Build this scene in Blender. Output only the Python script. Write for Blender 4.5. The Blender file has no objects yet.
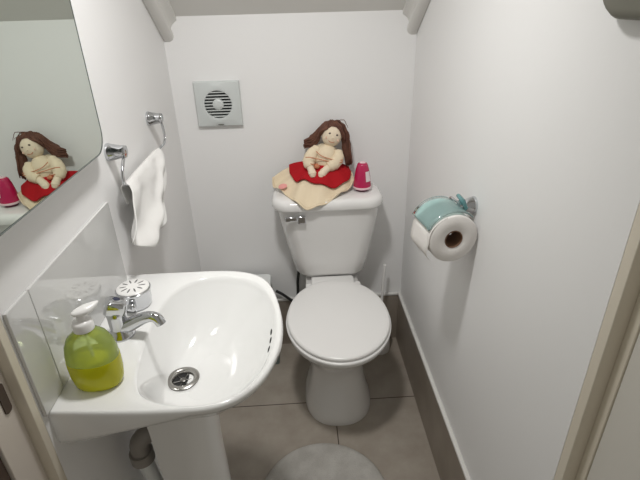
import bpy, bmesh, math, random
from mathutils import Vector, Matrix
random.seed(4)
S = bpy.context.scene
COL = S.collection
PI = math.pi

# ------------------------------------------------------------------ camera
cam_d = bpy.data.cameras.new('camera')
cam = bpy.data.objects.new('camera', cam_d)
COL.objects.link(cam)
cam_d.sensor_width = 36
cam_d.lens = 468 / 640 * 36
cam_d.clip_start = 0.02
cam.matrix_world = Matrix(((0.99807874, 0.0477342, -0.03950033, 0),
                           (-0.05694131, 0.45536842, -0.88848033, 0),
                           (-0.0244237, 0.88902253, 0.45721158, 1.4),
                           (0, 0, 0, 1)))
S.camera = cam

# ------------------------------------------------------------------ world, lights, exposure
w = bpy.data.worlds.new('world')
S.world = w
w.use_nodes = True
bg = w.node_tree.nodes['Background']
bg.inputs[0].default_value = (1.0, 0.96, 0.87, 1)
bg.inputs[1].default_value = 0.27

la = bpy.data.lights.new('ceiling_lamp', 'AREA')
la.shape = 'DISK'
la.size = 0.14
la.spread = math.radians(135)
la.energy = 5.1
la.color = (1.0, 0.985, 0.965)
lo = bpy.data.objects.new('ceiling_lamp', la)
COL.objects.link(lo)
lo.location = (-0.08, 0.77, 1.90)
lo.rotation_euler = (math.radians(20), 0, 0)

S.view_settings.view_transform = 'Standard'
S.view_settings.look = 'None'
S.view_settings.gamma = 1
S.view_settings.use_curve_mapping = False
S.view_settings.exposure = 0.0

# ------------------------------------------------------------------ materials
def mat(name, col, rough=0.5, metal=0.0, coat=0.0, bump=None, noise=None, spec=0.5, sheen=0.0):
    m = bpy.data.materials.new(name)
    m.use_nodes = True
    nt = m.node_tree
    b = nt.nodes['Principled BSDF']
    b.inputs['Base Color'].default_value = (*col, 1)
    b.inputs['Roughness'].default_value = rough
    b.inputs['Metallic'].default_value = metal
    b.inputs['Coat Weight'].default_value = coat
    b.inputs['Specular IOR Level'].default_value = spec
    b.inputs['Sheen Weight'].default_value = sheen
    if coat:
        b.inputs['Coat Roughness'].default_value = 0.05
    tc = nt.nodes.new('ShaderNodeTexCoord')
    if noise:
        sc, col2, lo_, hi_ = noise
        n = nt.nodes.new('ShaderNodeTexNoise')
        n.inputs['Scale'].default_value = sc
        n.inputs['Detail'].default_value = 5
        r = nt.nodes.new('ShaderNodeValToRGB')
        r.color_ramp.elements[0].position = lo_
        r.color_ramp.elements[1].position = hi_
        r.color_ramp.elements[0].color = (*col, 1)
        r.color_ramp.elements[1].color = (*col2, 1)
        nt.links.new(tc.outputs['Object'], n.inputs['Vector'])
        nt.links.new(n.outputs['Fac'], r.inputs['Fac'])
        nt.links.new(r.outputs['Color'], b.inputs['Base Color'])
    if bump:
        sc, st = bump
        n2 = nt.nodes.new('ShaderNodeTexNoise')
        n2.inputs['Scale'].default_value = sc
        n2.inputs['Detail'].default_value = 3
        bp = nt.nodes.new('ShaderNodeBump')
        bp.inputs['Strength'].default_value = st
        bp.inputs['Distance'].default_value = 0.002
        nt.links.new(tc.outputs['Object'], n2.inputs['Vector'])
        nt.links.new(n2.outputs['Fac'], bp.inputs['Height'])
        nt.links.new(bp.outputs['Normal'], b.inputs['Normal'])
    return m

M = {}
M['wall'] = mat('white_wall_paint', (0.86, 0.855, 0.85), 0.55, bump=(60, 0.12), spec=0.3)
M['ceil'] = mat('ceiling_paint', (0.76, 0.75, 0.72), 0.7, bump=(60, 0.1), spec=0.2)
M['trim'] = mat('cream_gloss_paint', (0.72, 0.66, 0.55), 0.35)
M['cove'] = mat('white_coving_paint', (0.74, 0.73, 0.70), 0.5)
M['dark'] = mat('dark_brown_wood', (0.055, 0.035, 0.025), 0.5, noise=(14, (0.08, 0.05, 0.035), 0.35, 0.65))
M['corr'] = mat('corridor_paint', (0.68, 0.655, 0.60), 0.6, bump=(60, 0.1))
M['cer'] = mat('white_ceramic', (0.86, 0.86, 0.85), 0.12, coat=0.5)
M['cer2'] = mat('toilet_ceramic', (0.85, 0.84, 0.825), 0.14, coat=0.4)
M['plas'] = mat('white_plastic', (0.87, 0.86, 0.845), 0.28)
M['chrome'] = mat('chrome', (0.62, 0.63, 0.65), 0.09, metal=1.0)
M['steel'] = mat('brushed_steel', (0.22, 0.215, 0.205), 0.3, metal=1.0)
M['ring'] = mat('dull_steel', (0.42, 0.41, 0.39), 0.25, metal=1.0)
M['black'] = mat('black_hole', (0.012, 0.012, 0.012), 0.6)
M['fan'] = mat('grey_white_plastic', (0.62, 0.65, 0.64), 0.35)
M['tile'] = mat('glossy_splash_tile', (0.64, 0.64, 0.63), 0.04, coat=0.6, spec=0.8)
M['mirror'] = mat('silvered_mirror', (0.73, 0.785, 0.73), 0.0, metal=1.0)
M['mback'] = mat('mirror_backing', (0.16, 0.17, 0.16), 0.5)
M['towel'] = mat('white_towelling', (0.76, 0.75, 0.73), 0.9, bump=(420, 0.5), sheen=0.3, spec=0.1)
M['paper'] = mat('white_tissue', (0.82, 0.79, 0.76), 0.9, bump=(200, 0.2), spec=0.1)
M['core'] = mat('brown_cardboard', (0.20, 0.11, 0.065), 0.8)
M['red'] = mat('red_cloth', (0.42, 0.012, 0.018), 0.85, bump=(160, 0.4), spec=0.15)
M['cream'] = mat('cream_cloth', (0.78, 0.66, 0.48), 0.9, bump=(200, 0.4), spec=0.1)
M['creamb'] = mat('cream_blouse', (0.80, 0.68, 0.50), 0.9, bump=(200, 0.4), spec=0.1)
M['skin'] = mat('doll_skin_cloth', (0.82, 0.70, 0.54), 0.85, bump=(300, 0.2), spec=0.1)
M['hair'] = mat('brown_yarn', (0.085, 0.03, 0.018), 0.7, noise=(60, (0.15, 0.06, 0.035), 0.3, 0.7))
M['pink'] = mat('pink_patch', (0.80, 0.35, 0.32), 0.9)
M['ribbon'] = mat('red_gold_ribbon', (0.55, 0.20, 0.10), 0.5)
M['eye'] = mat('dark_thread', (0.06, 0.04, 0.03), 0.6)
M['slot'] = mat('grey_slot', (0.16, 0.16, 0.16), 0.6)
M['magenta'] = mat('magenta_plastic', (0.50, 0.014, 0.09), 0.22, coat=0.3)
M['label'] = mat('pale_label', (0.85, 0.75, 0.76), 0.4)
M['pinkw'] = mat('pale_pink_plastic', (0.85, 0.62, 0.66), 0.35)
M['mat'] = mat('grey_bath_mat', (0.44, 0.42, 0.39), 0.95, bump=(260, 1.0), noise=(18, (0.56, 0.545, 0.51), 0.35, 0.65), spec=0.05)
M['pipe'] = mat('grey_pipe', (0.30, 0.275, 0.25), 0.4)
M['rubber'] = mat('black_rubber', (0.02, 0.02, 0.02), 0.5)
M['fit'] = mat('olive_grey_plastic', (0.19, 0.185, 0.15), 0.6)
M['bin_shade'] = mat('grey_green_side_shade', (0.18, 0.22, 0.21), 0.4)  # white bin's shaded right face, its shade put into the base colour
M['binw'] = mat('bin_white_plastic', (0.78, 0.80, 0.79), 0.35)


def tinted(name, tint, diff, a, rough=0.05):
    """clear coloured plastic: transparent + translucent body with a glossy skin"""
    m = bpy.data.materials.new(name)
    m.use_nodes = True
    nt = m.node_tree
    nt.nodes.remove(nt.nodes['Principled BSDF'])
    out = nt.nodes['Material Output']
    tr = nt.nodes.new('ShaderNodeBsdfTransparent'); tr.inputs[0].default_value = (*tint, 1)
    df = nt.nodes.new('ShaderNodeBsdfDiffuse'); df.inputs[0].default_value = (*diff, 1)
    tl = nt.nodes.new('ShaderNodeBsdfTranslucent'); tl.inputs[0].default_value = (*diff, 1)
    gl = nt.nodes.new('ShaderNodeBsdfGlossy'); gl.inputs['Roughness'].default_value = rough
    m1 = nt.nodes.new('ShaderNodeMixShader'); m1.inputs[0].default_value = 0.5
    m2 = nt.nodes.new('ShaderNodeMixShader'); m2.inputs[0].default_value = a
    m3 = nt.nodes.new('ShaderNodeMixShader')
    fr = nt.nodes.new('ShaderNodeFresnel'); fr.inputs['IOR'].default_value = 1.4
    L = nt.links.new
    L(df.outputs[0], m1.inputs[1]); L(tl.outputs[0], m1.inputs[2])
    L(tr.outputs[0], m2.inputs[1]); L(m1.outputs[0], m2.inputs[2])
    L(fr.outputs[0], m3.inputs[0]); L(m2.outputs[0], m3.inputs[1]); L(gl.outputs[0], m3.inputs[2])
    L(m3.outputs[0], out.inputs['Surface'])
    return m
M['bottle'] = tinted('clear_green_plastic', (0.95, 1.0, 0.76), (0.80, 1.0, 0.34), 0.42)
M['liquid'] = tinted('yellow_green_soap', (0.99, 0.95, 0.35), (0.95, 0.88, 0.03), 0.78)
M['teal'] = tinted('clear_teal_plastic', (0.86, 0.98, 0.975), (0.74, 0.97, 0.95), 0.50)
M['teal2'] = tinted('dark_teal_plastic', (0.60, 0.86, 0.87), (0.30, 0.58, 0.60), 0.6)

def tile_floor():
    m = bpy.data.materials.new('taupe_floor_tiles')
    m.use_nodes = True
    nt = m.node_tree
    b = nt.nodes['Principled BSDF']
    tc = nt.nodes.new('ShaderNodeTexCoord')
    mp = nt.nodes.new('ShaderNodeMapping')
    T = 0.45
    mp.inputs['Location'].default_value = (-0.097 + 4 * T, -1.338 + 6 * T, 0)
    br = nt.nodes.new('ShaderNodeTexBrick')
    br.offset = 0.0
    br.inputs['Scale'].default_value = 1.0
    br.inputs['Brick Width'].default_value = T
    br.inputs['Row Height'].default_value = T
    br.inputs['Mortar Size'].default_value = 0.0022
    br.inputs['Mortar Smooth'].default_value = 0.2
    n = nt.nodes.new('ShaderNodeTexNoise')
    n.inputs['Scale'].default_value = 9
    n.inputs['Detail'].default_value = 7
    n.inputs['Roughness'].default_value = 0.6
    r = nt.nodes.new('ShaderNodeValToRGB')
    r.color_ramp.elements[0].position = 0.3
    r.color_ramp.elements[1].position = 0.72
    r.color_ramp.elements[0].color = (0.33, 0.285, 0.235, 1)
    r.color_ramp.elements[1].color = (0.43, 0.385, 0.33, 1)
    mx = nt.nodes.new('ShaderNodeMix')
    mx.data_type = 'RGBA'
    mx.inputs['B'].default_value = (0.075, 0.055, 0.045, 1)
    L = nt.links.new
    L(tc.outputs['Object'], mp.inputs['Vector']); L(mp.outputs[0], br.inputs['Vector'])
    L(tc.outputs['Object'], n.inputs['Vector']); L(n.outputs['Fac'], r.inputs['Fac'])
    L(r.outputs['Color'], mx.inputs['A']); L(br.outputs['Fac'], mx.inputs['Factor'])
    L(mx.outputs['Result'], b.inputs['Base Color'])
    b.inputs['Roughness'].default_value = 0.38
    return m
M['floor'] = tile_floor()
M['skirt'] = mat('taupe_skirting_tile', (0.26, 0.22, 0.18), 0.4, noise=(9, (0.33, 0.285, 0.24), 0.3, 0.7))

# ------------------------------------------------------------------ helpers
def new_obj(name, bm, m, parent=None, smooth=True, bevel=0, seg=3, sub=0, ang=40):
    bmesh.ops.recalc_face_normals(bm, faces=bm.faces[:])
    me = bpy.data.meshes.new(name)
    bm.to_mesh(me)
    bm.free()
    if smooth:
        me.polygons.foreach_set('use_smooth', [True] * len(me.polygons))
        if ang and not sub:
            me.set_sharp_from_angle(angle=math.radians(ang))
    o = bpy.data.objects.new(name, me)
    COL.objects.link(o)
    o.data.materials.append(m)
    if bevel:
        md = o.modifiers.new('bevel', 'BEVEL')
        md.width = bevel
        md.segments = seg
        md.limit_method = 'ANGLE'
        md.angle_limit = math.radians(35)
    if sub:
        md = o.modifiers.new('subd', 'SUBSURF')
        md.levels = sub
        md.render_levels = sub
    if parent:
        o.parent = parent
        o.matrix_parent_inverse = parent.matrix_world.inverted() if parent.type != 'EMPTY' else Matrix.Translation(-parent.location)
    return o

def tag(o, label, cat, group=None):
    o['label'] = label
    o['category'] = cat
    if group:
        o['group'] = group
    return o

def thing(name, loc, label, cat, group=None):
    o = bpy.data.objects.new(name, None)
    COL.objects.link(o)
    o.location = loc
    o.empty_display_size = 0.05
    return tag(o, label, cat, group)

def struct(name, bm, m, parent=None, **k):
    o = new_obj(name, bm, m, parent, **k)
    if not parent:
        o['kind'] = 'structure'
    return o

def box(bm, x0, x1, y0, y1, z0, z1):
    v = [bm.verts.new(p) for p in ((x0, y0, z0), (x1, y0, z0), (x1, y1, z0), (x0, y1, z0),
                                   (x0, y0, z1), (x1, y0, z1), (x1, y1, z1), (x0, y1, z1))]
    for f in ((0, 3, 2, 1), (4, 5, 6, 7), (0, 1, 5, 4), (1, 2, 6, 5), (2, 3, 7, 6), (3, 0, 4, 7)):
        bm.faces.new([v[i] for i in f])
    return bm

def bx(x0, x1, y0, y1, z0, z1):
    return box(bmesh.new(), x0, x1, y0, y1, z0, z1)

def prism(pts, axis, a, b, bm=None):
    """pts: 2D outline in the other two axes, extruded along axis from a to b"""
    bm = bm or bmesh.new()
    def P(p, t):
        return {'x': (t, p[0], p[1]), 'y': (p[0], t, p[1]), 'z': (p[0], p[1], t)}[axis]
    A = [bm.verts.new(P(p, a)) for p in pts]
    B = [bm.verts.new(P(p, b)) for p in pts]
    n = len(pts)
    bm.faces.new(A[::-1]); bm.faces.new(B)
    for i in range(n):
        bm.faces.new((A[i], A[(i + 1) % n], B[(i + 1) % n], B[i]))
    return bm

def loft(rings, bm=None, cap0=True, cap1=True, closed=True):
    bm = bm or bmesh.new()
    R = [[bm.verts.new(p) for p in r] for r in rings]
    n = len(R[0])
    for a, b in zip(R, R[1:]):
        for i in range(n if closed else n - 1):
            bm.faces.new((a[i], a[(i + 1) % n], b[(i + 1) % n], b[i]))
    if cap0: bm.faces.new(R[0][::-1])
    if cap1: bm.faces.new(R[-1])
    return bm

def frame(d):
    d = d.normalized()
    u = d.cross(Vector((0, 0, 1)))
    if u.length < 1e-3: u = d.cross(Vector((1, 0, 0)))
    u.normalize()
    return u, d.cross(u).normalized()

def tube(pts, r, bm=None, n=12, caps=True):
    pts = [Vector(p) for p in pts]
    rs = r if isinstance(r, (list, tuple)) else [r] * len(pts)
    rings = []
    u0 = None
    for i, p in enumerate(pts):
        d = pts[min(i + 1, len(pts) - 1)] - pts[max(i - 1, 0)]
        u, v = frame(d)
        if u0 is not None:
            dn = d.normalized()
            u = (u0 - dn * u0.dot(dn)).normalized()
            v = dn.cross(u)
        u0 = u
        rings.append([p + (u * math.cos(2 * PI * k / n) + v * math.sin(2 * PI * k / n)) * rs[i] for k in range(n)])
    return loft(rings, bm, caps, caps)

def smooth_path(pts, k=6):
    pts = [Vector(p) for p in pts]
    out = []
    for i in range(len(pts) - 1):
        p0 = pts[max(i - 1, 0)]; p1 = pts[i]; p2 = pts[i + 1]; p3 = pts[min(i + 2, len(pts) - 1)]
        for j in range(k):
            t = j / k
            out.append(0.5 * ((2 * p1) + (p2 - p0) * t + (2 * p0 - 5 * p1 + 4 * p2 - p3) * t * t + (3 * p1 - p0 - 3 * p2 + p3) * t ** 3))
    out.append(pts[-1])
    return out

def lathe(prof, c, axis='z', n=40, bm=None, cap0=True, cap1=True):
    """prof: list of (radius, height) about an axis through c"""
    rings = []
    for r, h in prof:
        ring = []
        for k in range(n):
            a = 2 * PI * k / n
            p = (r * math.cos(a), r * math.sin(a), h)
            if axis == 'x': p = (h, p[0], p[1])
            if axis == 'y': p = (p[1], h, p[0])
            ring.append((c[0] + p[0], c[1] + p[1], c[2] + p[2]))
        rings.append(ring)
    return loft(rings, bm, cap0, cap1)

def ellipsoid(c, r, bm=None, rot=None, u=24, v=14):
    bm = bm or bmesh.new()
    m = Matrix.Translation(c)
    if rot: m = m @ rot
    m = m @ Matrix.Diagonal((*r, 1))
    bmesh.ops.create_uvsphere(bm, u_segments=u, v_segments=v, radius=1, matrix=m)
    return bm

def sq(a, e):
    return math.copysign(abs(a) ** e, a)

def sring(cx, cy, rx, rf, rb, z, e=1.0, n=64, rot=0.0):
    """egg/superellipse ring: rf towards the viewer (-y), rb towards the back"""
    out = []
    for k in range(n):
        a = 2 * PI * k / n
        c, s = sq(math.cos(a), e), sq(math.sin(a), e)
        out.append((cx + rx * c, cy + (rb if s > 0 else rf) * s, z))
    return out

def rrect(x0, x1, y0, y1, r, z, k=8):
    out = []
    for (cx, cy, a0) in ((x1 - r, y0 + r, -90), (x1 - r, y1 - r, 0), (x0 + r, y1 - r, 90), (x0 + r, y0 + r, 180)):
        for j in range(k + 1):
            a = math.radians(a0 + 90 * j / k)
            out.append((cx + r * math.cos(a), cy + r * math.sin(a), z))
    return out

# ------------------------------------------------------------------ room shell
XL, XR, YB = -0.4245, 0.424, 1.709
def ceil_z(y): return 1.362 + (1.709 - y) * 0.70

struct('floor', bx(-1.6, 1.6, -1.4, 1.85, -0.1, 0.0), M['floor'], smooth=False)
struct('wall_back', bx(-0.56, 0.56, YB, YB + 0.12, 0, 1.55), M['wall'], smooth=False)
def side_poly(y0, y1):
    return [(y0, 0), (y1, 0), (y1, ceil_z(y1) + 0.1), (y0, ceil_z(y0) + 0.1)]
struct('wall_left', prism(side_poly(0.557, YB), 'x', XL - 0.12, XL), M['wall'], smooth=False)
struct('wall_right', prism(side_poly(0.519, YB), 'x', XR, XR + 0.12), M['wall'], smooth=False)
y0, y1 = 0.50, 1.86
struct('ceiling', prism([(y0, ceil_z(y0)), (y1, ceil_z(y1)), (y1, ceil_z(y1) + 0.1), (y0, ceil_z(y0) + 0.1)], 'x', -0.6, 0.6), M['ceil'], smooth=False)

# coving running down the slope of the ceiling on both side walls
def coving(name, sx):
    prof = [(0.0, -0.072), (0.006, -0.076), (0.020, -0.076), (0.031, -0.070), (0.035, -0.060), (0.034, -0.048), (0.029, -0.042),
            (0.030, -0.034), (0.036, -0.024), (0.046, -0.016), (0.052, -0.012), (0.052, 0.004), (0.0, 0.004)]
    xw = XL if sx > 0 else XR
    rings = [[(xw + sx * u, y, ceil_z(y) + v) for u, v in prof] for y in (0.557, YB)]
    struct(name, loft(rings), M['cove'], ang=50)
coving('trim_1', 1)
coving('trim_2', -1)

# skirting tiles and the pale trim on top of them
struct('baseboard_right', bx(XR - 0.010, XR, 0.519, YB, 0, 0.236), M['skirt'], smooth=False)
struct('baseboard_back', bx(XL, XR - 0.010, YB - 0.010, YB, 0, 0.236), M['skirt'], smooth=False)
struct('baseboard_left', bx(XL, XL + 0.010, 0.557, YB - 0.010, 0, 0.236), M['skirt'], smooth=False)
struct('trim_3', bx(XR - 0.013, XR, 0.519, YB, 0.236, 0.247), M['cove'], bevel=0.003)
struct('trim_4', bx(XL, XR - 0.013, YB - 0.013, YB, 0.236, 0.247), M['cove'], bevel=0.003)
struct('trim_5', bx(XL, XL + 0.013, 0.557, YB - 0.013, 0.236, 0.247), M['cove'], bevel=0.003)

# doorway: stops, jambs and head, corridor walls beyond, door leaf standing open on the right
struct('trim_6', bx(XL - 0.05, XL, 0.540, 0.557, 0, 2.06), M['trim'], bevel=0.0015)
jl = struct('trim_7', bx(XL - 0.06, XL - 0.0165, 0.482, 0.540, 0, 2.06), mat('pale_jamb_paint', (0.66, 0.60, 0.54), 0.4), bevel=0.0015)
struct('trim_8', bx(XR, XR + 0.05, 0.499, 0.519, 0, 2.06), M['trim'], bevel=0.0015)
struct('trim_9', bx(XR + 0.022, XR + 0.06, 0.480, 0.499, 0, 2.06), M['trim'], bevel=0.0015)
struct('trim_10', bx(XL - 0.06, XR + 0.06, 0.482, 0.557, 2.06, 2.12), M['trim'], smooth=False)
struct('trim_11', bx(XL - 0.13, XL - 0.0215, 0.462, 0.4815, 0, 2.12), M['dark'], bevel=0.002)
struct('wall_front_right', bx(XR + 0.0605, 1.6, 0.474, 0.519, 0, 2.6), M['corr'], smooth=False)
struct('wall_front_left', bx(-1.6, XL - 0.0605, 0.484, 0.556, 0, 2.6), M['corr'], smooth=False)
struct('wall_front_top', bx(XL - 0.06, XR + 0.06, 0.484, 0.556, 2.12, 2.6), M['corr'], smooth=False)
struct('door_1', bx(XR + 0.024, XR + 0.060, -0.32, 0.4795, 0.006, 2.03), M['corr'], bevel=0.002)
hb = prism([(p[0], p[1]) for p in rrect(.514, .5295, .872, .924, .006, 0)], 'x', XL - 0.0165, XL - 0.0145)
new_obj('strike_plate', hb, M['dark'], jl, smooth=False)

# ------------------------------------------------------------------ ceiling lamp
cl = thing('ceiling_light', (-0.08, 0.77, ceil_z(0.77)), 'white lamp holder on the sloping ceiling above the washbasin', 'lamp')
LP = (-0.08, 0.77, ceil_z(0.77))
b = lathe([(.052, .03), (.052, -.03), (.048, -.036), (.026, -.042), (.023, -.062), (.017, -.066)], LP)
new_obj('base', b, M['plas'], cl, ang=50)

# ------------------------------------------------------------------ toilet
TX = 0.114
tl = thing('toilet', (TX, 1.40, 0), 'white close-coupled toilet with the lid down standing on the tiled floor', 'toilet')
rings = []
for z, rx, yf, yb, e in ((0.0, .127, 1.217, 1.61, .85), (.012, .127, 1.217, 1.61, .85), (.03, .121, 1.224, 1.605, .85), (.08, .108, 1.245, 1.60, .85), (.14, .098, 1.262, 1.595, .9),
                      (.20, .097, 1.262, 1.59, .9), (.25, .108, 1.238, 1.585, .9), (.30, .134, 1.195, 1.575, .95), (.335, .155, 1.158, 1.57, 1), (.36, .167, 1.128, 1.56, 1),
                      (.382, .174, 1.102, 1.55, 1), (.394, .175, 1.098, 1.55, 1), (.399, .171, 1.102, 1.545, 1)):
    cy = 1.31 if z > .28 else 1.37
    rings.append(sring(TX, cy, rx, cy - yf, yb - cy, z, e))
b = loft(rings)
# rear platform that carries the cistern
pl = [rrect(TX - .095, TX + .095, 1.42, 1.662, .03, .20), rrect(TX - .10, TX + .10, 1.42, 1.668, .03, .33), rrect(TX - .105, TX + .105, 1.42, 1.672, .035, .395), rrect(TX - .10, TX + .10, 1.425, 1.667, .03, .402)]
loft(pl, b)
loft([rrect(TX - .085, TX + .085, 1.600, 1.66, .02, .395), rrect(TX - .085, TX + .085, 1.600, 1.66, .02, .4175)], b)
new_obj('bowl', b, M['cer2'], tl, ang=60)

def egg(z, s, yf=1.090, yb=1.545):
    out = []
    cy = 1.318
    n = 80
    for k in range(n):
        a = 2 * PI * k / n
        c, t = math.cos(a), math.sin(a)
        if t <= 0:
            x = .1775 * c; y = cy + (cy - yf) * t
        else:
            x = .1775 * sq(c, .92) * (1 - .10 * t); y = cy + (yb - cy) * sq(t, .82)
        out.append((TX + x * s + 0.0 * z, cy + (y - cy) * s, z))
    return out
b = loft([egg(.401, 1.01), egg(.403, 1.018), egg(.411, 1.022), egg(.414, 1.01)])
new_obj('seat', b, M['plas'], tl, ang=60)
b = loft([egg(.4155, .985), egg(.4175, .994), egg(.424, .998), egg(.4285, .985), egg(.4305, .95), egg(.4325, .80), egg(.4335, .5), egg(.434, .2)])
hw = .083
loft([rrect(TX - hw, TX + hw, 1.46, 1.578, .012, .4155), rrect(TX - hw, TX + hw, 1.46, 1.578, .012, .4245), rrect(TX - hw + .006, TX + hw - .006, 1.466, 1.572, .010, .4285)], b)
new_obj('seat_lid', b, M['plas'], tl, ang=60)
for sx in (-1, 1):
    new_obj('hinge', bx(TX + sx * .094 - .012, TX + sx * .094 + .012, 1.50, 1.535, .402, .424), M['plas'], tl, bevel=.005)

CX = 0.100
sec = []
for z, hwid, yf, r, dx in ((.418, .112, 1.598, .045, .011), (.424, .127, 1.583, .05, .011), (.440, .137, 1.573, .055, .011), (.50, .149, 1.562, .055, .010), (.58, .163, 1.545, .055, .008), (.66, .175, 1.530, .055, .006), (.738, .186, 1.520, .055, .004)):
    sec.append(rrect(CX + dx - hwid, CX + dx + hwid, yf, 1.692, r, z))
ci = new_obj('cistern', loft(sec), M['cer2'], tl, ang=60)
L_ = lambda i, z: rrect(CX - .200 + i, CX + .202 - i, 1.503 + i, 1.697 - i * .3, max(.07 - i, .02), z, 12)
b = loft([L_(.010, .735), L_(.003, .737), L_(0, .743), L_(.0005, .757), L_(.004, .766), L_(.011, .772), L_(.022, .775), L_(.05, .776)])
new_obj('cistern_lid', b, M['cer2'], ci, ang=60)
b = lathe([(.006, 0), (.006, -.014)], (.001, 1.527, .703), 'y', 20)
rb_ = bx(-.010, .018, 1.508, 1.522, .690, .718)
new_obj('lever_base', rb_, M['chrome'], ci, bevel=.003)
b = bx(-.054, -.012, 1.500, 1.510, .704, .722)
fl = new_obj('flush_lever', b, M['chrome'], ci, bevel=.004)
# ------------------------------------------------------------------ washbasin
outer = [(-.4245, .570), (-.30, .560), (-.215, .5565), (-.165, .558), (-.127, .570), (-.096, .595), (-.074, .627), (-.058, .667), (-.049, .708), (-.046, .750), (-.048, .800), (-.057, .855), (-.070, .906), (-.088, .944), (-.112, .970), (-.150, .989), (-.20, .998), (-.30, 1.000), (-.4245, .999)]
inner = [(-.312, .700), (-.303, .640), (-.287, .603), (-.262, .583), (-.225, .571), (-.180, .567), (-.140, .577), (-.110, .596), (-.086, .633), (-.070, .680), (-.062, .730), (-.061, .780), (-.066, .830), (-.077, .872), (-.096, .914), (-.125, .945), (-.160, .962), (-.200, .968), (-.243, .960), (-.276, .938), (-.298, .905), (-.311, .850), (-.315, .780)]
CC = Vector((-.215, .77))
def closed_spline(pts, k=8):
    P = [Vector(p) for p in pts]; n = len(P); out = []
    for i in range(n):
        p0, p1, p2, p3 = P[i - 1], P[i], P[(i + 1) % n], P[(i + 2) % n]
        for j in range(k):
            t = j / k
            out.append(0.5 * ((2 * p1) + (p2 - p0) * t + (2 * p0 - 5 * p1 + 4 * p2 - p3) * t * t + (3 * p1 - p0 - 3 * p2 + p3) * t ** 3))
    return out
def open_spline(pts, k=8):
    P = [Vector((p[0], p[1], 0)) for p in pts]
    return [Vector((q.x, q.y)) for q in smooth_path(P, k)]
OUT = open_spline(outer)
INN = closed_spline(inner)
def cast(poly, a):
    d = Vector((math.cos(a), math.sin(a)))
    best = None
    n = len(poly)
    for i in range(n):
        p, q = poly[i] - CC, poly[(i + 1) % n] - CC
        e = q - p
        den = d.x * e.y - d.y * e.x
        if abs(den) < 1e-12: continue
        t = (p.x * e.y - p.y * e.x) / den
        s = (p.x * d.y - p.y * d.x) / den
        if t > 0 and -1e-6 <= s <= 1 + 1e-6:
            best = t if best is None else max(best, t)
    return CC + d * best
NA = 144
angs = [2 * PI * k / NA for k in range(NA)]
for c in (outer[0], outer[-1]):
    a = math.atan2(c[1] - CC.y, c[0] - CC.x) % (2 * PI)
    i = min(range(NA), key=lambda k: abs(angs[k] - a))
    angs[i] = a
Oo = [cast(OUT, a) for a in angs]
Ii = [cast(INN, a) for a in angs]
ZT = .817
WM = Vector((-.4245, .77))
DR = Vector((-.262, .757))
def o_scale(s, sy, z): return [(WM.x + (p.x - WM.x) * s, WM.y + (p.y - WM.y) * sy, z) for p in Oo]
def inset(pts, d, z, keep_wall=True):
    out = []
    for p in pts:
        v = (CC - p); l = v.length
        q = p + v / l * d
        if keep_wall and p.x < -.4240: q = Vector((p.x, q.y))
        out.append((q.x, q.y, z))
    return out
def bowl_pt(k, t):
    o = Ii[k]
    target = DR + (o - CC).normalized() * .021
    s = t
    p = o + (target - o) * s
    z = .8125 - .1165 * (1 - (1 - t) ** 2.3)
    return (p.x, p.y, z)
def under(di, dz, ze=None):
    out = []
    for p in Oo:
        u = min(1, max(0, (p.x - XL) / .38))
        d = max(.005, .060 * (1 - 1.5 * u))
        zb = .806 - d
        v = (CC - p); q = p + v / v.length * di
        if p.x < -.4240: q = Vector((p.x, q.y))
        z = zb - dz if ze is None else ze[0] * (1 - u) + ze[1] * u
        out.append((q.x, q.y, z))
    return out
rings = [o_scale(.42, .30, .690), under(.08, 0, (.700, .722)), under(.035, .028), under(.014, .012), under(.005, .003), under(.002, -.004), inset(Oo, 0, .806), inset(Oo, .0008, .8130), inset(Oo, .0028, .8162), inset(Oo, .0055, ZT)]
rings.append([(p[0] + (p[0] - CC.x) * .03, p[1] + (p[1] - CC.y) * .03, ZT) for p in [(q.x, q.y) for q in Ii]])
rings.append([(p.x, p.y, .8150) for p in Ii])
for t in (.02, .05, .09, .14, .20, .28, .37, .47, .58, .70, .82, .92, 1.0):
    rings.append([bowl_pt(k, t) for k in range(NA)])
rings.append([(DR.x + (p[0] - DR.x) * .95, DR.y + (p[1] - DR.y) * .95, .66) for p in rings[-1]])
wb = thing('washbasin', (XL, .77, .69), 'white ceramic D-shaped washbasin fixed to the left wall below the mirror', 'basin')
basin = new_obj('basin', loft(rings), M['cer'], wb, ang=75)
zd = .6975
b = lathe([(.030, -.003), (.0335, .0), (.034, .003), (.030, .0055), (.024, .0045), (.021, .0), (.020, -.02)], (DR.x, DR.y, zd), cap0=False, cap1=False)
dr = new_obj('drain', b, M['ring'], wb, ang=60)
b = lathe([(.0205, -.006), (.0205, -.0045)], (DR.x, DR.y, zd))
new_obj('drain_hole', b, M['black'], dr)
b = bmesh.new()
for a in range(0, 6):
    an = a * PI / 3 + .25
    u = Vector((math.cos(an), math.sin(an), 0))
    tube([Vector((DR.x, DR.y, zd - .004)) + u * .005, Vector((DR.x, DR.y, zd - .004)) + u * .0205], .0011, b, 8)
lathe([(.0065, -.004), (.0065, -.001), (.003, .0005)], (DR.x, DR.y, zd), bm=b)
new_obj('strainer', b, M['steel'], dr)
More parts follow.
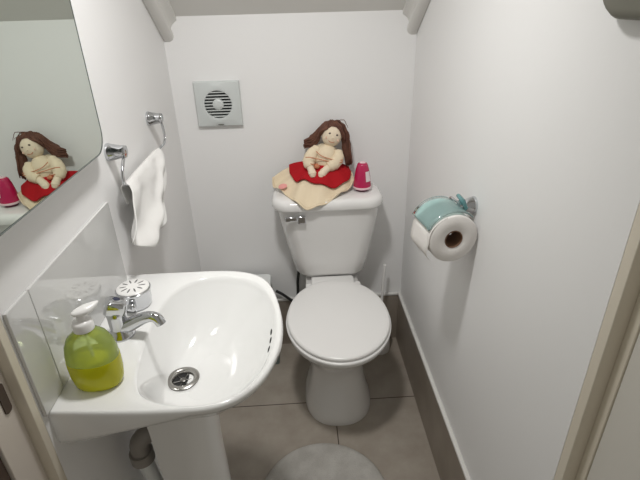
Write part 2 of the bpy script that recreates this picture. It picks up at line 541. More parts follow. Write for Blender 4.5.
# overflow slots in the inner front wall of the bowl
for yt in (.768, .742, .716):
    k = min(range(NA), key=lambda q: (Ii[q].y - yt) ** 2 + (0 if Ii[q].x > CC.x else 9))
    t0 = .055
    P = Vector(bowl_pt(k, t0)); Pu = Vector(bowl_pt(k, t0 - .03)); Pd = Vector(bowl_pt(k, t0 + .03)); Ps = Vector(bowl_pt((k + 2) % NA, t0)); Pr = Vector(bowl_pt((k - 2) % NA, t0))
    s_ = (Ps - Pr).normalized(); u_ = (Pu - Pd).normalized(); nrm = s_.cross(u_).normalized()
    m4 = Matrix(((s_.x, u_.x, nrm.x, P.x), (s_.y, u_.y, nrm.y, P.y), (s_.z, u_.z, nrm.z, P.z), (0, 0, 0, 1)))
    b = ellipsoid((0, 0, 0), (.0100, .0034, .0012))
    b.transform(m4)
    new_obj('overflow_slot', b, M['black'], wb)

# pedestal: a U-shaped ceramic column open towards the wall
def useg(z, xa, xf, yh, th=.016, yc=.775):
    out = []; inn = []
    n = 20
    r = yh
    for k in range(n + 1):
        a = -PI / 2 + PI * k / n
        out.append((xf - r * .75 + r * .75 * math.cos(a), yc + r * math.sin(a), z))
        inn.append((xf - r * .75 + (r * .75 - th) * math.cos(a), yc + (r - th) * math.sin(a), z))
    o2 = [(xa, yc - r, z)] + out + [(xa, yc + r, z)]
    i2 = [(xa, yc - r + th, z)] + inn + [(xa, yc + r - th, z)]
    return o2 + i2[::-1]
ped = new_obj('basin_pedestal', loft([useg(0, -.322, -.175, .098), useg(.02, -.322, -.178, .096), useg(.25, -.324, -0.204, .085), useg(.5, -.326, -0.210, .085), useg(.62, -.328, -0.204, .088), useg(.684, -.330, -0.196, .092)]), M['cer'], ang=50)
tag(ped, 'white ceramic pedestal column standing on the floor under the washbasin', 'pedestal')
# waste trap behind the pedestal
wp = thing('waste_pipe', (-.36, .72, .50), 'grey plastic waste trap under the washbasin beside the pedestal', 'pipe')
b = tube(smooth_path([(-.292, .780, .655), (-.292, .778, .61), (-.300, .768, .582), (-.325, .750, .574), (-.354, .735, .570), (-.373, .728, .552), (-.375, .726, .522)], 6), .0205, n=20)
new_obj('bend', b, M['pipe'], wp)
b = tube([(-.375, .726, .526), (-.374, .726, .500)], .0255, n=24)
new_obj('collar_nut', b, M['pipe'], wp)
b = tube(smooth_path([(-.374, .726, .504), (-.364, .728, .42), (-.372, .733, .34), (-.40, .74, .31), (-.424, .745, .305)], 6), .0165, n=18)
new_obj('pipe', b, M['binw'], wp)

# ------------------------------------------------------------------ tap
tp = thing('tap', (-.366, .765, ZT), 'chrome lever tap with a curved spout on the washbasin deck', 'tap')
b = lathe([(.027, 0), (.027, .006), (.021, .012), (.0185, .020), (.0185, .046), (.0195, .052), (.017, .058), (.010, .060)], (-.366, .765, ZT))
new_obj('body', b, M['chrome'], tp, ang=50)
sp = smooth_path([(-.366, .765, .834), (-.344, .762, .842), (-.318, .757, .857), (-.297, .751, .866), (-.283, .747, .863), (-.277, .745, .852)], 6)
b = tube(sp, [.0165 - .0062 * min(1, i / 18) for i in range(len(sp))], n=18)
new_obj('spout', b, M['chrome'], tp)
b = bmesh.new()
b_r = [rrect(-.019, .019, -.015, .017, .007, 0), rrect(-.020, .020, -.020, .019, .007, .013), rrect(-.019, .019, -.022, .016, .007, .025), rrect(-.014, .014, -.018, .011, .006, .030)]
b = loft(b_r)
b.transform(Matrix.Translation((-.369, .763, .870)) @ Matrix.Rotation(.30, 4, 'Y') @ Matrix.Rotation(-.22, 4, 'X') @ Matrix.Rotation(.3, 4, 'Z'))
lv = new_obj('lever', b, M['chrome'], tp, ang=50)
b = bx(-.008, .008, -.002, .002, .0, .006)
b.transform(Matrix.Translation((-.361, .7395, .8915)) @ Matrix.Rotation(.30, 4, 'Y') @ Matrix.Rotation(-.22, 4, 'X'))
b.free()
b = lathe([(.007, .030), (.006, .0312)], (0, 0, 0), n=20)
b.transform(Matrix.Translation((-.369, .763, .870)) @ Matrix.Rotation(.30, 4, 'Y') @ Matrix.Rotation(-.22, 4, 'X'))
new_obj('index_button', b, mat('dark_blue_button', (.03, .035, .07), .3), lv)

# chrome pot with white slotted lid, farther along the deck
pc = (-.366, .868)
cp = thing('chrome_pot', (pc[0], pc[1], ZT), 'round chrome pot with a white slotted lid on the basin deck behind the tap', 'pot')
b = lathe([(.029, 0), (.032, .002), (.0335, .010), (.034, .034), (.036, .037), (.0365, .041), (.034, .043)], (*pc, ZT), n=48)
cup = new_obj('cup', b, M['chrome'], cp, ang=50)
b = lathe([(.0335, .041), (.0335, .0445), (.031, .0465), (.012, .0475)], (*pc, ZT), n=48)
pl_ = new_obj('lid', b, M['plas'], cp, ang=50)
for a in range(10):
    an = 2 * PI * a / 10 + .2
    u = Vector((math.cos(an), math.sin(an), 0))
    c = Vector((*pc, ZT + .0472)) + u * .019
    b = ellipsoid((0, 0, 0), (.0080, .0017, .0008), u=16, v=8)
    b.transform(Matrix.Translation(c) @ Matrix.Rotation(an, 4, 'Z'))
    new_obj('slot', b, M['slot'], pl_)
b = ellipsoid((pc[0] + .004, pc[1] - .037, ZT + .017), (.010, .008, .010))
new_obj('knob', b, M['chrome'], cp)

# ------------------------------------------------------------------ soap dispenser
sx_, sy_ = -.3605, .634
sd = thing('soap_dispenser', (sx_, sy_, ZT), 'green clear pump bottle half full of yellow-green soap on the basin corner', 'soap bottle')
def oval(rx, ry, z, e=.9): return sring(sx_, sy_, rx, ry, ry, z, e, 48)
prof = [(.034, .0235, .0005), (.0385, .0275, .004), (.0405, .0295, .012), (.0425, .0315, .028), (.043, .032, .048), (.0418, .031, .070), (.038, .0285, .088), (.031, .0245, .101), (.021, .0185, .109), (.0145, .0135, .1125), (.0125, .0125, .118)]
b = loft([oval(rx, ry, ZT + z) for rx, ry, z in prof])
bo = new_obj('bottle', b, M['bottle'], sd, ang=75)
lq = [(.0343, .0238, .0003), (.0389, .0279, .004), (.0409, .0299, .012), (.0429, .0319, .028), (.0434, .0324, .048), (.0430, .0320, .0575), (.0412, .0302, .0576)]
b = loft([oval(rx, ry, ZT + z) for rx, ry, z in lq])
new_obj('soap', b, M['liquid'], bo, ang=60)
b = lathe([(.0135, .1135), (.0160, .115), (.0162, .128), (.0142, .132), (.0075, .134), (.0055, .144)], (sx_, sy_, ZT), n=32)
pu = new_obj('pump_collar', b, M['plas'], sd, ang=50)
b = tube([(sx_, sy_, ZT + .012), (sx_, sy_, ZT + .104)], .0028, n=10)
new_obj('dip_tube', b, M['plas'], sd)
b = bmesh.new()
bmesh.ops.create_uvsphere(b, u_segments=28, v_segments=16, radius=1)
for v in b.verts:
    t = v.co.x
    v.co = Vector((t * .0225, v.co.y * (.0115 - .0045 * max(0, t)), v.co.z * (.0078 - .0030 * max(0, t)) + .003 * t * t))
b.transform(Matrix.Translation((sx_ + .008, sy_ + .006, .9655)) @ Matrix.Rotation(.72, 4, 'Z') @ Matrix.Rotation(-.12, 4, 'Y'))
new_obj('nozzle', b, M['plas'], sd, ang=0)

# ------------------------------------------------------------------ splashback tiles
def splash(name, ya, yb_, label):
    o = new_obj(name, bx(XL, XL + .006, ya, yb_, ZT + .001, 1.018), M['tile'], bevel=.0015)
    return tag(o, label, 'tile', 'splashback tiles')
splash('splashback_tile', .6235, .975, 'large glossy splashback tile on the left wall behind the tap')
splash('splashback_tile', .560, .6225, 'narrow cut splashback tile at the door end behind the soap bottle')

# ------------------------------------------------------------------ mirror
mr = thing('mirror', (-.40, .80, 1.127), 'frameless rounded-corner mirror on the left wall above the washbasin', 'mirror')
def mpoly(i):
    ya, yb_, za, zb = .560 + i, .972 - i, 1.134 + i, 1.72 - i
    r, q = .042, .006
    out = []
    for (cy, cz, a0, rr) in ((yb_ - r, za + r, -90, r), (yb_ - r, zb - r, 0, r), (ya + q, zb - q, 90, q), (ya + q, za + q, 180, q)):
        for j in range(9):
            a = math.radians(a0 + 90 * j / 8)
            out.append((cy + rr * math.cos(a), cz + rr * math.sin(a)))
    return out
new_obj('glass', prism(mpoly(0), 'x', -.401, -.396), M['mirror'], mr, smooth=False)
eb = loft([[(-.4011, y, z) for y, z in mpoly(-.0012)], [(-.3955, y, z) for y, z in mpoly(-.0012)], [(-.3955, y, z) for y, z in mpoly(.0012)]], cap0=False, cap1=False)
new_obj('edge', eb, mat('mirror_edge', (.20, .23, .22), .25), mr, smooth=False)
new_obj('backing', bx(XL, -.401, .61, .92, 1.18, 1.68), M['mback'], mr, smooth=False)

# ------------------------------------------------------------------ towel ring and hand towel
tr = thing('towel_rail', (XL, 1.22, 1.105), 'chrome towel rail with a drop bar on the left wall beyond the mirror', 'towel rail')
PX = XL + .036
for y in (1.048, 1.382):
    b = lathe([(.020, 0), (.0205, .004), (.019, .008), (.0145, .030), (.0150, .036), (.0135, .041), (.006, .043)], (XL, y, 1.107), 'x', 28)
    new_obj('bracket', b, M['chrome'], tr, ang=50)
path = smooth_path([(PX, 1.048, 1.100), (PX + .001, 1.020, 1.082), (PX + .002, 1.004, 1.062), (PX + .002, 1.006, 1.046), (PX + .002, 1.022, 1.037)], 5)
p2 = smooth_path([(PX + .002, 1.325, 1.037), (PX + .002, 1.362, 1.037), (PX + .002, 1.382, 1.045), (PX + .002, 1.388, 1.062), (PX + .001, 1.386, 1.082), (PX, 1.382, 1.100)], 5)
b = tube(path + p2, .0038, n=10)
new_obj('bar', b, M['chrome'], tr)

# towel: front leaf and back leaf over the bar, gathered towards the bottom near corner
def towel_bm():
    bm = bmesh.new()
    NU, NV = 30, 44
    top_z = 1.0435
    grid = []
    for v in range(NV + 1):
        row = []
        f = v / NV
        # f: 0 bottom of the back leaf, .36 over the bar, 1 bottom of the front leaf
        for u in range(NU + 1):
            g = u / NU
            y_top = 1.016 + g * (1.300 - 1.016)
            if f < .36:
                d = (.36 - f) / .36
                z = top_z - d * .06
                y = y_top + .02 * d * (1 - g) - .03 * g * d
                x = PX - .004 - .010 * min(1, d * 5) + .003 * math.sin(g * 9) * d
            else:
                d = (f - .36) / .64
                # bottom edge: near corner (0.985,.905) > low point (1.02,.862) > far corner (1.19,.872)
                zb = .937 - .025 * g - .060 * math.sin(PI * g)
                yb_ = .930 + g * .280
                z = top_z + (zb - top_z) * d
                y = y_top + (yb_ - y_top) * d ** 1.15 + .012 * math.sin(PI * d) * g
                fold = (math.sin(g * 14 + d * 3.0) * .012 + math.sin(g * 25 - d * 6) * .006) * d ** .8
                diag = .022 * math.exp(-((g - (.95 - .75 * d)) / .10) ** 2) * min(1, d * 3)
                x = PX + .006 + .009 * min(1, d * 6) + fold + diag
            if abs(f - .36) < .02: x = PX + .002; z = top_z
            row.append(bm.verts.new((x, y, z)))
        grid.append(row)
    for v in range(NV):
        for u in range(NU):
            bm.faces.new((grid[v][u], grid[v][u + 1], grid[v + 1][u + 1], grid[v + 1][u]))
    return bm
tw = new_obj('hand_towel', towel_bm(), M['towel'], ang=0)
md = tw.modifiers.new('solid', 'SOLIDIFY'); md.thickness = .004; md.offset = 0
md = tw.modifiers.new('sub', 'SUBSURF'); md.levels = 1; md.render_levels = 1
tag(tw, 'small white hand towel draped over the chrome towel rail', 'towel')

# ------------------------------------------------------------------ extractor fan
fx, fz = -.268, 1.082
fan = thing('extractor_fan', (fx, YB, fz), 'square pale grey extractor fan grille on the back wall above the toilet', 'fan')
N4 = 72
def sqring(h, y, dz=0):
    out = []
    for k in range(N4):
        a = 2 * PI * k / N4
        c, s = math.cos(a), math.sin(a)
        m_ = max(abs(c), abs(s))
        out.append((fx + h * c / m_, y, fz + h * .97 * s / m_))
    return out
def ciring(r, y): return [(fx + r * math.cos(2 * PI * k / N4), y, fz + r * math.sin(2 * PI * k / N4)) for k in range(N4)]
b = loft([sqring(.079, YB), sqring(.079, YB - .014), sqring(.0765, YB - .018), ciring(.062, YB - .0225), ciring(.051, YB - .0235), ciring(.0475, YB - .0225), ciring(.0475, YB - .006)], cap1=False)
new_obj('cover', b, M['fan'], fan, ang=40)
b = lathe([(.048, -.006), (.048, -.0065)], (fx, YB, fz), 'y', 40)
new_obj('dark_recess', b, M['black'], fan)
for i in range(9):
    dz = (i - 4) * .0102
    hw_ = math.sqrt(.0475 ** 2 - dz ** 2) + .0005
    b = bx(fx - hw_, fx + hw_, YB - .0215, YB - .008, fz + dz - .0016, fz + dz + .0016)
    new_obj('slat', b, M['fan'], fan, smooth=False)
b = lathe([(.019, -.008), (.019, -.022), (.017, -.0245), (.006, -.026)], (fx, YB, fz), 'y', 40)
new_obj('hub', b, M['fan'], fan, ang=50)
b = ellipsoid((fx + .002, YB - .0185, fz - .070), (.012, .0022, .003))
new_obj('indicator', b, mat('dark_grey_plastic', (.13, .13, .12), .4), fan)

# ------------------------------------------------------------------ toilet roll holder and roll
RCX, RCZ, RY0, RY1 = .352, .887, .966, 1.066
h = thing('toilet_roll_holder', (XR, 1.035, .95), 'chrome toilet roll holder with a clear teal flap on the right wall', 'toilet roll holder')
b = lathe([(.021, 0), (.0215, -.004), (.020, -.008), (.0135, -.028), (.014, -.034), (.0125, -.040), (.006, -.042)], (XR, 1.028, .947), 'x', 28)
new_obj('bracket', b, M['chrome'], h, ang=50)
b = tube(smooth_path([(.388, 1.030, .952), (.382, 1.060, .950), (.380, 1.082, .944), (.366, 1.086, .905), (.354, 1.084, .889), (RCX, 1.070, RCZ + .012), (RCX, .975, RCZ + .012)], 6), .0035, n=10)
new_obj('arm', b, M['chrome'], h)
# flap: a bent sheet over the roll, hinged on the wall side
prof = [(.392, .972), (.380, .967), (.383, .955), (.389, .945)]
R_ = .0680
arc = [(RCX + R_ * math.cos(math.radians(a)), RCZ + R_ * math.sin(math.radians(a))) for a in range(46, 158, 5)]
full = arc
bm = bmesh.new()
g = []
for (x, z) in full:
    g.append([bm.verts.new((x, y, z)) for y in (.972, .99, 1.01, 1.03, 1.05, 1.072)])
for i in range(len(g) - 1):
    for j in range(5):
        bm.faces.new((g[i][j], g[i + 1][j], g[i + 1][j + 1], g[i][j + 1]))
fo = new_obj('flap', bm, M['teal'], h, ang=0)
md = fo.modifiers.new('solid', 'SOLIDIFY'); md.thickness = .0028; md.offset = 0
b = prism([(.394, .942), (.400, .948), (.390, .972), (.383, .975), (.378, .970), (.388, .956)], 'y', 1.002, 1.040)
new_obj('flap_hinge', b, M['teal2'], fo, bevel=.003)

tr_ = thing('toilet_roll', (RCX, RY0, RCZ), 'white toilet paper roll hanging in the holder on the right wall', 'toilet roll')
RR = .0605
def annulus(r0, r1, ya, yb_, n=72):
    prof = [(r0, ya + .001), (r0 + .001, ya), (r1 - .002, ya), (r1, ya + .002), (r1, yb_ - .002), (r1 - .002, yb_), (r0 + .001, yb_), (r0, yb_ - .001)]
    rings = [[(RCX + r * math.cos(2 * PI * k / n), y, RCZ + r * math.sin(2 * PI * k / n)) for k in range(n)] for r, y in prof]
    bm = loft(rings + [rings[0]], cap0=False, cap1=False)
    bmesh.ops.remove_doubles(bm, verts=bm.verts[:], dist=1e-6)
    return bm
pr = new_obj('paper', annulus(.0225, RR, RY0, RY1), M['paper'], tr_, ang=50)
new_obj('cardboard_core', annulus(.0212, .0226, RY0 - .0005, RY1 + .0005), M['core'], tr_, ang=50)
bm = bmesh.new(); g = []
tail = [(RCX + (RR + .001 + .0025 * j / 9) * math.cos(math.radians(110 + 9 * j)), RCZ + (RR + .001 + .0025 * j / 9) * math.sin(math.radians(110 + 9 * j))) for j in range(9)]
tail += [(RCX - RR - .005, RCZ - .014), (RCX - RR - .006, RCZ - .028), (RCX - RR - .003, RCZ - .040), (RCX - RR + .003, RCZ - .048)]
for i, (x, z) in enumerate(tail):
    g.append([bm.verts.new((x + .001 * math.sin(j * 1.7 + i), RY0 + .001 + .098 * j / 5, z)) for j in range(6)])
for i in range(len(g) - 1):
    for j in range(5):
        bm.faces.new((g[i][j], g[i + 1][j], g[i + 1][j + 1], g[i][j + 1]))
lo_ = new_obj('loose_sheet', bm, M['paper'], tr_, ang=0)
md = lo_.modifiers.new('solid', 'SOLIDIFY'); md.thickness = .0008

# the roll hangs at a slight angle to the wall
RZ = Matrix.Translation((RCX, 1.016, 0)) @ Matrix.Rotation(math.radians(9), 4, 'Z') @ Matrix.Translation((-RCX, -1.016, 0))
for o in [fo, pr, lo_] + [c for c in tr_.children if c.name.startswith('cardboard')]:
    o.data.transform(RZ)

# ------------------------------------------------------------------ rounded fitting high on the right wall
b = bmesh.new()
def frr(i, x): return [(x, p[0], p[1]) for p in [(q[0], q[1]) for q in rrect(.52 + i, .668 - i, 1.369 + i, 1.56 - i, .05 - i, 0)]]
b = loft([frr(0, XR), frr(0, XR - .018), frr(.004, XR - .023), frr(.012, XR - .025)])
ft = new_obj('wall_fitting', b, M['fit'], ang=50)
tag(ft, 'olive-grey rounded fitting high on the right wall at the photo corner', 'wall fitting')

# ------------------------------------------------------------------ floor things
b = lathe([(.196, 0), (.203, .003), (.204, .009), (.199, .014), (.185, .015), (.06, .0155)], (.033, .935, 0), n=96)
mt = new_obj('bath_mat', b, M['mat'], ang=60)
tag(mt, 'round pale grey bath mat on the tiles in front of the toilet', 'mat')

bn = thing('waste_bin', (-.23, 1.615, 0), 'white box-shaped bin against the back wall between washbasin and toilet', 'bin')
b = loft([rrect(-.325, -.119, 1.565, 1.690, .012, 0), rrect(-.328, -.134, 1.560, 1.676, .014, .375)])
new_obj('body', b, M['bin_shade'], bn)  # whole body takes the dark tone painted for the shaded right face
b = loft([rrect(-.331, -.131, 1.557, 1.679, .016, .375), rrect(-.331, -.131, 1.557, 1.679, .016, .386), rrect(-.327, -.135, 1.561, 1.675, .016, .391)])
new_obj('lid', b, M['binw'], bn)

tb = thing('toilet_brush', (.325, 1.63, 0), 'white toilet brush with a thin upright handle behind the toilet by the right wall', 'toilet brush')
b = lathe([(.044, 0), (.046, .01), (.042, .12), (.036, .125), (.034, .11)], (.325, 1.63, 0), n=32, cap1=True)
new_obj('holder', b, M['plas'], tb, ang=50)
b = tube([(.325, 1.63, .10), (.327, 1.632, .25), (.330, 1.635, .34), (.336, 1.639, .428)], [.006, .0055, .0065, .0058], n=12)
new_obj('handle', b, M['plas'], tb)

b = tube(smooth_path([(-.118, 1.683, .300), (-.095, 1.683, .284), (-.068, 1.680, .262), (-.050, 1.677, .250), (-.033, 1.674, .256), (-.026, 1.672, .290), (-.024, 1.670, .350), (-.020, 1.668, .385), (-.016, 1.667, .414)], 6), .006, n=12)
hs = new_obj('water_hose', b, M['rubber'])
tag(hs, 'thin black water hose looping up the back wall to the cistern', 'hose')

# ------------------------------------------------------------------ rag doll on the cistern
dl = thing('rag_doll', (.08, 1.60, .776), 'cream rag doll with brown hair and red skirt sitting on the cistern lid', 'doll')
E_ = [(-.094, 1.66, .812), (-.091, 1.63, .793), (-.048, 1.57, .784), (-.006, 1.50, .773), (.045, 1.490, .757), (.106, 1.513, .777), (.164, 1.560, .793), (.202, 1.612, .808), (.201, 1.665, .815)]
Mm = [(-.026, 1.668, .855), (-.024, 1.640, .836), (-.008, 1.600, .822), (.026, 1.575, .833), (.075, 1.556, .823), (.128, 1.560, .806), (.174, 1.592, .818), (.189, 1.630, .831), (.185, 1.662, .841)]
Wc = Vector((.090, 1.640, .868))
def fan_surface(inner_pts, mid, outer_pts, ripple, t1, lift=0.0, k=6, rows=16):
    """rows from the waist ring over mid to the hem"""
    I = smooth_path(inner_pts, k); A = smooth_path(mid, k); B = smooth_path(outer_pts, k)
    bm = bmesh.new(); g = []
    for i in range(rows + 1):
        t = t1 * i / rows
        row = []
        for j in range(len(A)):
            # quadratic through waist (0), mid (.5), hem (1)
            p0, p1, p2 = I[j], A[j], B[j]
            q = p0 * ((1 - t) * (1 - 2 * t)) + p1 * (4 * t * (1 - t)) + p2 * (t * (2 * t - 1))
            r = ripple * t * math.sin(j * .78 + .7)
            q = q + Vector((0, -.3 * r, r + lift))
            q.z = max(q.z, .7785) if q.y > 1.515 else q.z
            row.append(bm.verts.new(q))
        g.append(row)
    for i in range(rows):
        for j in range(len(A) - 1):
            bm.faces.new((g[i][j], g[i][j + 1], g[i + 1][j + 1], g[i + 1][j]))
    return bm
n9 = len(E_)
Wp = []
for i in range(n9):
    a = PI * 1.05 + (PI * .9 + .35) * i / (n9 - 1) - .18
    Wp.append((Wc.x + .040 * math.cos(a), Wc.y + .032 * math.sin(a), Wc.z + .004))
b = fan_surface(Wp, [tuple(Vector(m_) + Vector((0, .004, -.005))) for m_ in Mm], E_, .0075, 1.0)
pt = new_obj('petticoat', b, M['cream'], dl, ang=0)
md = pt.modifiers.new('solid', 'SOLIDIFY'); md.thickness = .003; md.offset = -1
b = fan_surface(Wp, Mm, E_, .0075, .54, lift=.003)
sk = new_obj('skirt', b, M['red'], dl, ang=0)
md = sk.modifiers.new('solid', 'SOLIDIFY'); md.thickness = .003; md.offset = 1
# pink patch on the left flap
b = ellipsoid((-.058, 1.588, .8065), (.016, .012, .0035), rot=Matrix.Rotation(.5, 4, 'X') @ Matrix.Rotation(-.2, 4, 'Y'))
new_obj('pink_patch', b, M['pink'], pt)
# hem ruffle
hem = []
for j_, p in enumerate(smooth_path(E_, 6)):
    r = .0075 * math.sin(j_ * .78 + .7)
    q = Vector(p) + Vector((0, -.3 * r - .0005, r))
    if q.y > 1.515: q.z = max(q.z, .7785)
    hem.append(q)
b = tube(hem, .0028, n=8)
new_obj('hem', b, M['cream'], pt)

def skin_obj(name, verts, edges, radii, m, parent, sub=2):
    me = bpy.data.meshes.new(name)
    me.from_pydata(verts, edges, [])
    o = bpy.data.objects.new(name, me)
    COL.objects.link(o)
    o.data.materials.append(m)
    md = o.modifiers.new('skin', 'SKIN')
    md.use_smooth_shade = True
    for i, r in enumerate(radii):
        sv = me.skin_vertices[0].data[i]
        sv.radius = (r, r) if not isinstance(r, tuple) else r
        sv.use_root = (i == 0)
    s2 = o.modifiers.new('sub', 'SUBSURF'); s2.levels = sub; s2.render_levels = sub
    o.parent = parent
    o.matrix_parent_inverse = Matrix.Translation(-parent.location)
    return o
# stuffed torso, neck and head
b = ellipsoid((.098, 1.640, .884), (.043, .040, .058), rot=Matrix.Rotation(.36, 4, 'Y'))
new_obj('torso', b, M['creamb'], dl)
hc = Vector((.126, 1.647, .970))
b = ellipsoid(tuple(hc), (.0365, .034, .041), rot=Matrix.Rotation(.28, 4, 'Y'), u=32, v=20)
tube([(.112, 1.652, .915), (.116, 1.65, .935)], .017, b, 12)
hd = new_obj('head', b, M['skin'], dl)
fr_ = Matrix.Rotation(.28, 3, 'Y')
def face_pt(x, z):
    """point on the front of the head, local x/z in head units"""
    yy = -math.sqrt(max(0, 1 - x * x - z * z))
    return hc + fr_ @ Vector((x * .0365, yy * .034, z * .041))
for s in (-1, 1):
    b = ellipsoid(tuple(face_pt(s * .36, .26)), (.0042, .0022, .0030))
    new_obj('eye', b, M['eye'], hd)
mo = [face_pt(x, -.36 - .10 * (1 - (x / .3) ** 2)) + Vector((0, -.0004, 0)) for x in (-.3, -.2, -.1, 0, .1, .2, .3)]
new_obj('mouth', tube(mo, .0011, n=6), M['ribbon'], hd)
b = ellipsoid(tuple(face_pt(0, -.05)), (.0032, .003, .0032))
new_obj('nose', b, M['skin'], hd)
for s in (-1, 1):
    b = ellipsoid(tuple(face_pt(s * .55, -.18)), (.0055, .0016, .0050), rot=Matrix.Rotation(-s * .6, 4, 'Z'))
    new_obj('cheek', b, mat('doll_cheek', (.80, .55, .42), .9), hd)

# sleeves and arms meeting in the lap
def sleeve(pts, rs):
    pp = smooth_path(pts, 5)
    k = len(pp)
    rr = []
    for i in range(k):
        t = i / (k - 1) * (len(rs) - 1)
        a = min(int(t), len(rs) - 2)
        rr.append((rs[a] + (rs[a + 1] - rs[a]) * (t - a)) * (1 + .05 * math.sin(i * 2.1)))
    return tube(pp, rr, n=16)
al = new_obj('arm', sleeve([(.074, 1.645, .922), (.052, 1.630, .906), (.040, 1.612, .886), (.042, 1.598, .870)], [.018, .023, .023, .016]), M['creamb'], dl)
b = sleeve([(.042, 1.600, .873), (.046, 1.590, .864), (.050, 1.582, .852), (.051, 1.578, .840)], [.013, .0125, .0145, .009])
new_obj('hand', b, M['skin'], al)
ar = new_obj('arm', sleeve([(.144, 1.640, .910), (.143, 1.622, .892), (.127, 1.606, .876), (.106, 1.597, .869)], [.018, .023, .023, .017]), M['creamb'], dl)
b = sleeve([(.112, 1.598, .868), (.096, 1.588, .860), (.083, 1.581, .847), (.080, 1.577, .834)], [.013, .013, .0145, .010])
new_obj('hand', b, M['skin'], ar)
# collar frill and ribbons across the blouse
b = lathe([(.022, .006), (.040, -.002), (.046, -.012), (.040, -.014), (.022, -.004)], (0, 0, 0), n=30)
b.transform(Matrix.Translation((.112, 1.648, .920)) @ Matrix.Rotation(.3, 4, 'Y') @ Matrix.Rotation(.25, 4, 'X'))
new_obj('collar', b, M['creamb'], dl)
for pts in ([(.066, 1.606, .925), (.084, 1.598, .910), (.112, 1.596, .899), (.140, 1.596, .893), (.160, 1.600, .891)],
            [(.028, 1.602, .906), (.046, 1.598, .906), (.080, 1.597, .897), (.112, 1.596, .889), (.140, 1.594, .884), (.160, 1.600, .884)],
            [(.032, 1.594, .890), (.052, 1.588, .884), (.070, 1.598, .882)]):
    new_obj('ribbon', tube(smooth_path(pts, 5), .0015, n=6), M['ribbon'], dl)
# little trinket held in the lap
b = ellipsoid((.067, 1.592, .874), (.010, .008, .008))
new_obj('bow', b, M['ribbon'], dl)

# yarn hair: cap plus long locks
b = bmesh.new()
cap = []
for i in range(9):
    th = i / 8 * math.radians(118)
    ring = []
    for k in range(28):
        a = 2 * PI * k / 28
        d = Vector((math.sin(th) * math.cos(a), math.sin(th) * math.sin(a), math.cos(th)))
        ring.append(d)
    cap.append(ring)
back = Matrix.Rotation(-.78, 3, 'X')
vs = [[b.verts.new(hc + Vector((0, .005, .003)) + fr_ @ (Vector(((back @ d).x * .0415, (back @ d).y * .038, (back @ d).z * .044)))) for d in ring] for ring in cap[1:]]
vs = vs[:6]
for r0, r1 in zip(vs, vs[1:]):
    for k in range(28):
        b.faces.new((r0[k], r0[(k + 1) % 28], r1[(k + 1) % 28], r1[k]))
b.faces.new(vs[0][::-1])
rnd = random.Random(7)
def lock(pts, r):
    pp = smooth_path([Vector(p) + Vector((rnd.uniform(-.003, .003), rnd.uniform(-.003, .003), rnd.uniform(-.003, .003))) for p in pts], 4)
    k = len(pp)
    pp = [p + Vector((.0012 * math.sin(i * 1.9), 0, .0012 * math.cos(i * 1.7))) for i, p in enumerate(pp)]
    tube(pp, [r * (1 - .55 * (i / (k - 1)) ** 3) for i in range(k)], b, 6)
for i in range(90):     # left side, swept out to the lower left in a broad fan
    f = rnd.random(); q = rnd.random()
    lock([(.118 - .016 * f, 1.655 + .014 * f, 1.014 - .006 * f), (.094 - .010 * q, 1.650 + .02 * f, 1.000 - .022 * q), (.078 - .006 * f, 1.654 + .018 * f, .978 - .030 * q),
          (.060 - .008 * f, 1.660 + .016 * f, .964 - .034 * q), (.024 + .022 * f, 1.668 + .014 * f, .948 - .026 * q)], .0038)
for i in range(72):     # right side, hanging down
    f = rnd.random(); q = rnd.random()
    lock([(.136 + .014 * f, 1.655 + .014 * f, 1.014 - .003 * f), (.162 + .008 * q, 1.650 + .02 * f, .996), (.166 + .020 * q, 1.650 + .018 * f, .962),
          (.168 + .024 * q, 1.646 + .018 * f, .918), (.178 + .020 * q, 1.640 + .02 * f, .872 - .018 * rnd.random())], .0038)
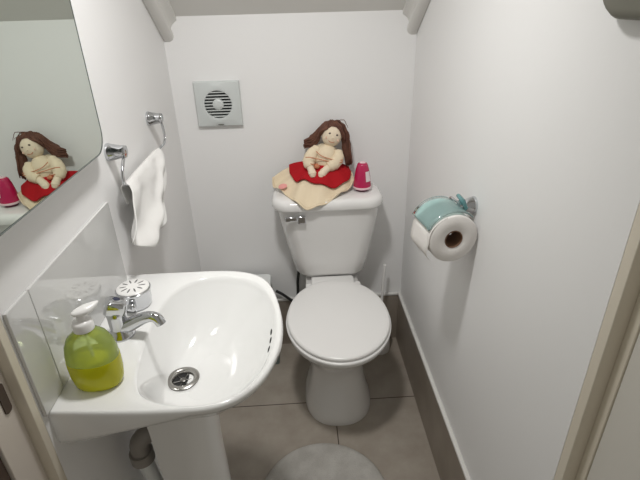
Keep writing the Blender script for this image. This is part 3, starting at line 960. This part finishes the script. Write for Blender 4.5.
for i in range(26):     # parted over the crown and down both temples
    f = (i - 12.5) / 12.5
    s_g = 1 if f > 0 else -1
    lock([(.128 + .004 * f, 1.672, 1.012), (.127 + .016 * f, 1.650, 1.0175 - .004 * abs(f)), (.126 + .026 * f + .005 * s_g, 1.632, 1.006 - .008 * abs(f)), (.126 + .016 * f + .026 * s_g, 1.630, .990 - .014 * abs(f) - .008 * s_g), (.126 + .010 * f + .034 * s_g, 1.640, .970 - .012 * abs(f) - .010 * s_g)], .0036)
for i in range(4):     # loose strands
    q = rnd.random()
    lock([(.128, 1.66, 1.014), (.140 + .03 * q, 1.65, 1.018), (.165 + .02 * q, 1.645, 1.000 - .01 * q)], .0013)
new_obj('hair', b, M['hair'], dl, ang=0)

# ------------------------------------------------------------------ air freshener cone
af = thing('air_freshener', (.230, 1.597, .776), 'magenta cone-shaped air freshener on the cistern lid beside the doll', 'air freshener')
AC = (.230, 1.597, .776)
b = lathe([(.020, 0), (.022, .001), (.023, .008), (.020, .011)], AC, n=36)
new_obj('foot', b, mat('plum_plastic', (.16, .02, .06), .4), af)
b = lathe([(.030, .0095), (.0335, .011), (.0345, .014), (.0335, .018), (.030, .019)], AC, n=40)
new_obj('base_ring', b, M['pinkw'], af)
b = lathe([(.0325, .018), (.0322, .022), (.0290, .050), (.0240, .080), (.0185, .098), (.0155, .102), (.011, .1035)], AC, n=40)
co = new_obj('cone', b, M['magenta'], af, ang=50)
b = lathe([(.011, .103), (.011, .1055), (.009, .1065)], AC, n=24)
new_obj('cap', b, M['pinkw'], af)
# pale curved label on the cone
bm = bmesh.new(); g = []
for i in range(5):
    t = i / 4
    hgt = .040 + .036 * t
    r = .0310 - .0060 * t + .0005
    g.append([bm.verts.new((AC[0] + r * math.sin(a), AC[1] - r * math.cos(a), AC[2] + hgt)) for a in [math.radians(18 + 42 * j / 6) for j in range(7)]])
for i in range(4):
    for j in range(6):
        bm.faces.new((g[i][j], g[i][j + 1], g[i + 1][j + 1], g[i + 1][j]))
new_obj('label', bm, M['label'], co, ang=0)
